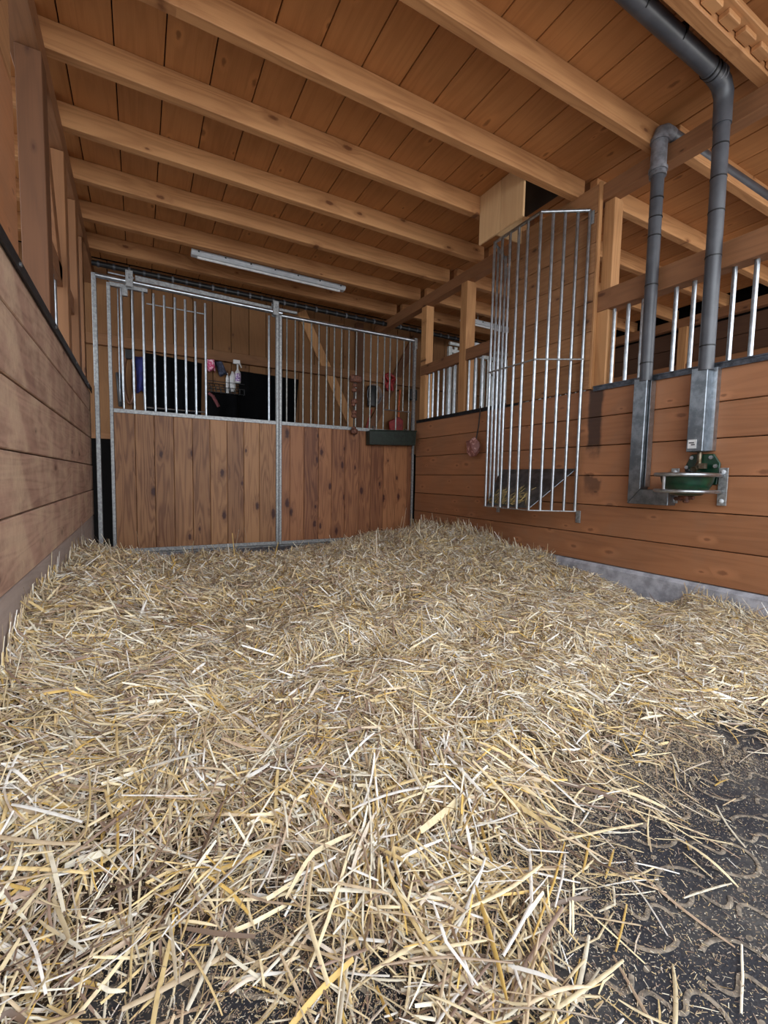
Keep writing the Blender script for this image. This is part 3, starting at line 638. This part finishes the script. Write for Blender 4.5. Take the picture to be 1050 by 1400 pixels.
# coil, red tools, broom on the right part of the aisle wall
co = empty('coiled_hose', at(511, 545, Y=YH), label='coil of pale cord hanging on a dark bracket behind the right bars', cat='hose')
c_ = at(511, 540, Y=YH-.05)
for k, r in enumerate((.09, .10, .11)):
    MB().tube([c_+Vector((r*math.cos(a), -.012*k, r*1.25*math.sin(a))) for a in [2*math.pi*i/24 for i in range(24)]], .004, 6, closed=True).build('cord_loop', M_sleeve, co)
MB().lathe([(.06, -.16), (.075, -.15), (.075, .10), (.06, .12)], c_+Vector((-.02, .0, 0)), 16, sy=.6).build('bracket', M_black, co)
rb = empty('red_halter', at(533, 520, Y=YH), label='bright red halter hanging on a hook behind the bars', cat='halter')
c_ = at(532, 522, Y=YH-.04)
MB().tube([c_+Vector((.07*math.cos(a)*(1+.3*math.sin(3*a)), 0, .11*math.sin(a))) for a in [2*math.pi*i/16 for i in range(16)]], .02, 8, closed=True).tube([c_+Vector((-.06, -.02, .06)), c_+Vector((.02, -.03, -.02)), c_+Vector((.05, -.02, -.12))], .022, 8).tube([c_+Vector((.07, -.02, .05)), c_+Vector((-.03, -.03, -.03)), c_+Vector((-.05, -.02, -.1))], .024, 8).build('strap', M_red, rb)
peg(rb, c_+Vector((0, 0, .10)))
MB().tube([c_+Vector((.09, -.02, 0)), c_+Vector((.11, -.02, 0))], .012, 8).build('buckle', M_brass, rb)
oh = at(547, 533, Y=YH-.05); ol = at(545, 580, Y=YH-.05)
sh2 = empty('red_shovel', ol, label='red shovel with an orange handle standing against the aisle wall', cat='shovel')
MB().tube([oh, (oh+ol)/2+Vector((-.01, 0, 0)), ol], .014, 8).build('handle', M_orange, sh2)
peg(sh2, oh)
MB().prism([ol+Vector((-.17, 0, .02)), ol+Vector((-.14, 0, -.14)), ol+Vector((.05, 0, -.16)), ol+Vector((.06, 0, .06)), ol+Vector((-.02, 0, .1))], (0, -.03, 0)).build('blade', M_red, sh2, bevel=.006)
bh = at(566, 535, Y=YH-.06); bl = at(558, 600, Y=YH-.05)
br = empty('broom', bl, label='black broom leaning at the right end of the aisle wall', cat='broom')
MB().tube([bh, bl+Vector((0, 0, -.5))], .012, 8).build('handle', M_black, br)
MB().box(bh+Vector((-.02, 0, -.05)), (.14, .045, .16)).build('head', M_black, br, bevel=.012); peg(br, bh)
rs = at(498, 585, Y=YH-.05)
MB().tube([at(508, 560, Y=YH-.05), at(499, 592, Y=YH-.05)], .012, 8).build('red_stick', M_red, label='thin red stick leaning below the coiled hose', cat='stick')

# ------------------------------------------------------------------ rubber mat with its pattern
rm = slab('rubber_mat', (XL+.003, YF+.3, -.012), (XR-.04, YB-.15, 0), M_mat, bevel=.003)
tag(rm, 'black rubber stable mat with curly grooves under the straw', 'mat')
motif = [(-.5, .1), (-.42, .32), (-.3, .38), (-.2, .25), (-.1, .08), (0, .12), (.05, .28), (.15, .42), (.28, .40), (.36, .26), (.40, .05), (.36, -.2), (.22, -.42), (.02, -.5), (-.2, -.44), (-.34, -.3)]
def smooth_line(p, k=3):
    for _ in range(k):
        q = [p[0]]
        for a, b in zip(p[:-1], p[1:]): q += [(a[0]*.75+b[0]*.25, a[1]*.75+b[1]*.25), (a[0]*.25+b[0]*.75, a[1]*.25+b[1]*.75)]
        q.append(p[-1]); p = q
    return p
mo = smooth_line(motif, 2)
gv = MB()
for j in range(9):
    for i in range(20):
        cx = -.3+i*.155+(j % 2)*.078; cy = .18+j*.125
        if cx > 2.7: continue
        ang = (-.5 if (i+j) % 2 else 2.6)+random.uniform(-.1, .1); sc_ = .115; flip = -1 if i % 3 == 1 else 1
        P = []
        for u, v in mo:
            u *= flip; x_, y_ = u*sc_*1.25, v*sc_*.85
            P.append(Vector((cx+x_*math.cos(ang)-y_*math.sin(ang), cy+x_*math.sin(ang)+y_*math.cos(ang), .0022)))
        vs = []
        for k, p in enumerate(P):
            t = (P[min(k+1, len(P)-1)]-P[max(k-1, 0)]).normalized(); s_ = Vector((-t.y, t.x, 0))*.0042
            vs += [p-s_+Vector((0, 0, -.0006)), p+Vector((0, 0, .0006)), p+s_+Vector((0, 0, -.0006))]
        gv.add(vs, [(3*k, 3*k+3, 3*k+4, 3*k+1) for k in range(len(P)-1)]+[(3*k+1, 3*k+4, 3*k+5, 3*k+2) for k in range(len(P)-1)])
        for du, dv in ((.07, .02), (-.065, -.05)):
            q = [Vector((cx+du+.008*math.cos(a), cy+dv+.005*math.sin(a), .0006)) for a in [2*math.pi*k/8 for k in range(8)]]
            gv.add(q, [tuple(range(8))])
gvo = gv.build('groove_pattern', M_groove, rm, kind='stuff')

# ------------------------------------------------------------------ straw
CP = np.array([  # x, y, height
 (-.3, .5, .0), (0, .5, 0), (.5, .4, 0), (1, .4, 0), (1.8, .4, 0), (2.6, .4, 0), (2.8, .7, .0), (2.2, .75, .0), (1.6, .62, .0), (1.2, .62, .0), (.7, .6, .0), (.3, .68, .01), (0, .8, .01),
 (-.3, .85, .06), (-.33, 1.4, .22), (-.33, 2., .27), (-.33, 2.6, .27), (-.33, 3.1, .30), (-.3, 3.7, .22), (-.25, 4.3, .08),
 (.1, 1.3, .10), (.6, 1.1, .07), (1.0, 1.1, .07), (1.5, 1.1, .05), (2.0, 1.1, .07), (2.6, 1.05, .05), (2.8, 1.2, .12), (2.8, 1.6, .09), (2.8, 2.1, .08), (2.8, 2.5, .14), (2.8, 3., .18), (2.8, 3.5, .25), (2.8, 3.95, .26), (2.75, 4.4, .16),
 (.3, 2., .14), (1., 2., .15), (1.8, 1.8, .11), (2.3, 1.8, .09), (.3, 2.8, .15), (1.1, 2.8, .15), (1.9, 2.8, .14), (2.4, 2.6, .13), (.3, 3.5, .13), (1.1, 3.5, .12), (1.9, 3.5, .15), (2.4, 3.5, .2),
 (.3, 4.1, .07), (.8, 4.1, .06), (1.3, 4.1, .06), (1.7, 4.2, .08), (2.1, 4.2, .12), (2.4, 4.3, .14), (0.2, 4.45, .04), (.7, 4.45, .03), (1.2, 4.45, .02), (1.6, 4.45, .04)])
DP = np.array([  # x, y, straw density
 (-.3, .8, .6), (-.15, .87, .7), (.0, .88, .7), (.12, .85, .55), (.0, .8, .2), (-.05, .74, .05), (.12, .68, .05), (.25, .72, .35), (.35, .62, .55), (.45, .5, .65), (.55, .6, .6), (.55, .42, .4), (.35, .5, .55), (.2, .55, .25),
 (.3, .85, .95), (.5, .8, 1.), (.7, .76, .8), (.70, .62, .38), (.66, .5, .2), (.6, .36, .2), (.8, .55, .12), (.8, .64, .3), (.8, .4, .05), (1., .5, .03), (1., .62, .12), (1.0, .76, .4), (1.2, .70, .12), (1.2, .6, .03), (1.5, .6, .02), (1.45, .76, .25), (1.4, .9, .6), (1.2, .9, .6),
 (1.8, .55, .03), (1.75, .62, .12), (1.85, .69, .5), (1.75, .82, .8), (2.1, .6, .05), (2.1, .74, .8), (2.2, .86, .9), (2.7, .7, .5), (2.7, .9, .8), (1.6, 1., .9), (2.2, 1., .95), (1., .95, .9), (.7, 1., 1.), (.2, 1.1, 1.), (-.3, 1.1, 1.), (1.3, 1.2, 1.), (1., 1.5, 1.), (2., 1.5, 1.), (0, 2, 1.), (1, 2, 1), (2, 2, 1), (1, 3, 1), (2, 3, 1), (0, 3, 1), (0, 3.8, 1), (2, 4, 1), (2.7, 4, 1), (.2, 4.35, .5), (.8, 4.4, .35), (1.3, 4.4, .3), (1.7, 4.4, .6), (1, 3.9, .95)])
GX = np.linspace(XL, XR, 323); GY = np.linspace(.1, 4.5, 441)
gx, gy = np.meshgrid(GX, GY)
def field(C, sig):
    num = np.zeros_like(gx); den = np.zeros_like(gx)+1e-9
    for x, y, h in C:
        s_ = sig*(.45+.3*y) if sig < .2 else sig
        w_ = np.exp(-((gx-x)**2+(gy-y)**2)/(2*s_*s_)); num += w_*h; den += w_
    return num/den
def vnoise(f, seed):
    r = np.random.default_rng(seed); nx, ny = int(3.4*f)+3, int(4.6*f)+3; g_ = r.random((ny, nx))
    u = (gx-XL)*f; v = (gy-.1)*f; i = u.astype(int); j = v.astype(int); fu = u-i; fv = v-j; fu = fu*fu*(3-2*fu); fv = fv*fv*(3-2*fv)
    return (g_[j, i]*(1-fu)+g_[j, i+1]*fu)*(1-fv)+(g_[j+1, i]*(1-fu)+g_[j+1, i+1]*fu)*fv
H = field(CP, .26)
ramp_ = np.clip((gy-.75)/.6, 0, 1)
H = H+ramp_*((vnoise(2.2, 1)-.5)*.07+(vnoise(5, 2)-.5)*.045+(vnoise(11, 3)-.5)*.02)
D = field(DP, .12)
D = np.clip(D+(vnoise(9, 4)-.5)*.5*np.clip(D*(1-D)*4, 0, 1)*np.clip(2.0-gy, 0, 1), 0, 1)
H = np.maximum(H, 0)*np.clip(D*1.6, 0, 1)
FLOW = vnoise(3, 7)*6.28+vnoise(7, 8)*2.5
def samp(A, x, y):
    u = np.clip((x-XL)/(XR-XL)*322, 0, 321.99); v = np.clip((y-.1)/4.4*440, 0, 439.99); i = u.astype(int); j = v.astype(int); fu = u-i; fv = v-j
    return (A[j, i]*(1-fu)+A[j, i+1]*fu)*(1-fv)+(A[j+1, i]*(1-fu)+A[j+1, i+1]*fu)*fv
# trodden base under the loose straw
st_ = 4; hx = gx[::st_, ::st_]; hy_ = gy[::st_, ::st_]; hz = H[::st_, ::st_]-.016
ny, nx = hx.shape
sb = empty('straw_bedding', (1.25, 2.2, 0), label='deep bed of loose golden straw spread over the stall floor', cat='straw')
me = bpy.data.meshes.new('trodden_layer'); idx = np.arange(nx*ny).reshape(ny, nx)
quads = np.stack([idx[:-1, :-1], idx[:-1, 1:], idx[1:, 1:], idx[1:, :-1]], -1).reshape(-1, 4)
keep = (hz.ravel()[quads] > .002).any(1)
me.from_pydata(np.stack([np.clip(hx.ravel()-1.25, XL-1.245, XR-1.29), hy_.ravel()-2.2, hz.ravel()], -1).tolist(), [], quads[keep].tolist())
me.materials.append(M_bed); me.shade_smooth(); link(tag(bpy.data.objects.new('trodden_layer', me), kind='stuff'), (1.25, 2.2, 0), sb)
PAL = np.array([lin(*c)[:3] for c in [(238, 220, 180), (226, 200, 146), (242, 234, 212), (248, 244, 236), (212, 190, 158), (184, 160, 136), (216, 180, 104), (158, 134, 118), (218, 204, 186), (116, 96, 82)]])
PW = np.array([.18, .14, .16, .10, .13, .10, .05, .06, .06, .02]); PW /= PW.sum()
def straws(n, ylo, yhi, Lr, Wr, segs, crease, lift=(0, .03), seed=0, dens=1., pitch=.16, coh=.33, dpow=1.5, flat=False):
    r = np.random.default_rng(seed)
    x = r.uniform(XL, XR, n); y = r.uniform(ylo, yhi, n)
    vis = x < 2.6*y+.75        # straw left out only far outside the view, to the right and front
    k = (r.random(n) < samp(D, x, y)**dpow) & vis; x = x[k]; y = y[k]; n = len(x)
    L = r.uniform(*Lr, n)*r.choice([1, .7, 1.25], n); w_ = r.uniform(*Wr, n)
    rnd = r.random(n) > coh
    th = np.where(rnd, r.uniform(0, 6.28, n), samp(FLOW, x, y)+r.normal(0, .3, n))
    ph = r.normal(0, pitch, n); kink = np.where(r.random(n) < .18, r.normal(0, .8, n), r.normal(0, .05, n)); bow = r.normal(0, .16, n)
    z0 = r.uniform(*lift, n)**1.0; roll = r.normal(0, .5, n)
    if not flat: z0 = z0*np.clip(samp(D, x, y)*1.3, .12, 1); ph = ph*np.clip(samp(D, x, y)*1.3, .1, 1)
    np_ = segs+1; m_ = 3 if crease else 2
    t = np.linspace(-.5, .5, np_)[None, :]
    ang = th[:, None]+bow[:, None]*t+np.where(t > .12, kink[:, None], 0)
    dl = (L/segs)[:, None]
    dx = np.cos(ang)*dl; dy = np.sin(ang)*dl
    px = x[:, None]+np.cumsum(dx, 1)-dx.sum(1, keepdims=True)/2; py = y[:, None]+np.cumsum(dy, 1)-dy.sum(1, keepdims=True)/2
    lo_, hi_ = XL+.006, XR-.045
    over = np.maximum(lo_-px, 0)+np.maximum(px-hi_, 0); px = np.clip(px, lo_, hi_); py = np.clip(py, .12, YB-.03)
    pz = samp(H, px, py)+z0[:, None]+t*L[:, None]*np.tan(ph)[:, None]+over*1.0
    arc = (.25-t*t)*L[:, None]*r.normal(.04, .09, n)[:, None]
    pz = np.maximum(pz+arc, .0022+r.uniform(0, .004, n)[:, None])
    tap = 1-.55*np.abs(2*t)**3*r.uniform(.2, 1, n)[:, None]
    sx_ = -np.sin(ang)*w_[:, None]*.5*tap; sy_ = np.cos(ang)*w_[:, None]*.5*tap; sz_ = np.tan(np.clip(roll, -1, 1))[:, None]*w_[:, None]*.5*tap
    if pz.shape: sz_ = np.where(pz < .01, sz_*.1, sz_)
    V = np.zeros((n, np_, m_, 3))
    V[:, :, 0] = np.stack([px-sx_, py-sy_, pz-sz_], -1); V[:, :, -1] = np.stack([px+sx_, py+sy_, pz+sz_], -1)
    if crease: V[:, :, 1] = np.stack([px, py, pz+w_[:, None]*.28], -1)
    V[..., 0] = np.clip(V[..., 0], XL+.004, XR-.036)
    base = (np.arange(n)*np_*m_)[:, None, None]; a = (np.arange(segs)*m_)[None, :, None]; b = np.arange(m_-1)[None, None, :]
    i0 = base+a+b; Fq = np.stack([i0, i0+1, i0+1+m_, i0+m_], -1).reshape(-1, 4)
    ci = r.choice(len(PAL), n, p=PW); c = PAL[ci]*r.uniform(.75, 1.12, (n, 1))
    C = np.repeat(np.concatenate([np.clip(c, 0, 1), np.ones((n, 1))], 1), np_*m_, 0)
    return V.reshape(-1, 3), Fq, C, n, np_*m_
def mesh_from(name, V, Fq, C, org):
    me = bpy.data.meshes.new(name); me.vertices.add(len(V)); me.vertices.foreach_set('co', (V-np.array(org)).astype(np.float32).ravel())
    me.loops.add(len(Fq)*4); me.loops.foreach_set('vertex_index', Fq.astype(np.int32).ravel())
    me.polygons.add(len(Fq)); me.polygons.foreach_set('loop_start', np.arange(0, len(Fq)*4, 4, dtype=np.int32)); me.polygons.foreach_set('loop_total', np.full(len(Fq), 4, dtype=np.int32))
    me.update(calc_edges=True)
    ca = me.color_attributes.new('Col', 'FLOAT_COLOR', 'POINT'); ca.data.foreach_set('color', C.astype(np.float32).ravel())
    me.materials.append(M_straw); return me
sets = [straws(60000, .3, 1.9, (.04, .14), (.0022, .0052), 4, True, (0, .035), 1, pitch=.2),
        straws(46000, .3, 1.9, (.015, .05), (.0012, .0035), 2, False, (0, .03), 2),
        straws(80000, 1.9, 3.3, (.04, .14), (.003, .0062), 3, False, (0, .05), 3, pitch=.27),
        straws(66000, 3.3, 4.47, (.04, .14), (.0035, .0068), 3, False, (0, .06), 4, pitch=.33)]
V = []; Fq = []; C = []; off = 0
for v, f, c, n, _ in sets: V.append(v); Fq.append(f+off); C.append(c); off += len(v)
me = mesh_from('loose_straw', np.concatenate(V), np.concatenate(Fq), np.concatenate(C), (1.25, 2.2, 0))
link(tag(bpy.data.objects.new('loose_straw', me), kind='stuff'), (1.25, 2.2, 0), sb)
# fine chaff between the stalks on the mat
CH = field(np.array([(.97, .78, 1), (1.45, .92, 1), (1.35, .72, .8), (1.14, .66, .6), (.81, .64, .7), (.68, .6, .7), (.5, .6, .7), (.4, .5, .6), (.2, .75, .6), (0, .75, .3), (1., .5, .10), (1.3, .55, .07), (1.8, .6, .06), (2.3, .6, .1), (.7, .4, .2), (.6, .3, .2), (1.2, 1.1, .5), (.5, 1., .3), (2., 1., .3), (1, .3, .15), (0, 1.2, .1), (1, 2, 0), (2, 2, 0), (0, 2, 0)]), .11)
def chaff(n, seed):
    r = np.random.default_rng(seed); x = r.uniform(-.3, 2.3, n); y = r.uniform(.25, 1.5, n); k = r.random(n) < samp(CH, x, y); x, y = x[k], y[k]; n = len(x)
    L = r.exponential(.0028, n)+.0008; w_ = r.uniform(.0005, .0014, n); th = r.uniform(0, 6.28, n)
    z = samp(H, x, y)+.0025+r.random(n)*.006; pz = r.normal(0, .25, n)*L
    c, s_ = np.cos(th), np.sin(th)
    V = np.stack([np.stack([x+a*L*c-b*w_*s_, y+a*L*s_+b*w_*c, z+a*pz], -1) for a, b in ((-.5, -.5), (.5, -.5), (.5, .5), (-.5, .5))], 1)
    Fq = np.arange(n*4).reshape(n, 4); col = PAL[r.choice([0, 1, 2, 4, 8, 5, 7], n)]*r.uniform(.6, .95, (n, 1))
    C = np.repeat(np.concatenate([np.clip(col, 0, 1), np.ones((n, 1))], 1), 4, 0); return V.reshape(-1, 3), Fq, C
me = mesh_from('chaff', *chaff(480000, 5), (1.0, .9, 0))
link(tag(bpy.data.objects.new('chaff', me), kind='stuff'), (1.0, .9, 0), sb)
# the biggest stalks in front, each one an object of its own
v, f, c, n, pv = straws(1400, .33, 1.25, (.10, .22), (.0038, .0078), 6, True, (.018, .045), 21, pitch=.09, coh=.35, dpow=.6)
v = v.reshape(n, pv, 3); c = c.reshape(n, pv, 4); f1 = f[:12]
cen = v.mean(1); dist = np.linalg.norm(cen-np.array([0, 0, .8]), axis=1)
cam_z = (cen-np.array([0, 0, .8])) @ np.array(_F); cx_ = 525+F_PX*((cen-np.array([0, 0, .8])) @ np.array(CR))/cam_z; cy_ = 700-F_PX*((cen-np.array([0, 0, .8])) @ np.array(CU))/cam_z
ok = np.where((cx_ > -40) & (cx_ < 1090) & (cy_ < 1430))[0]; ok = ok[np.argsort(dist[ok])][:300]
for i in ok:
    me = mesh_from('straw_stalk', v[i], f1, c[i], cen[i]); link(bpy.data.objects.new('straw_stalk', me), tuple(cen[i]), sb)
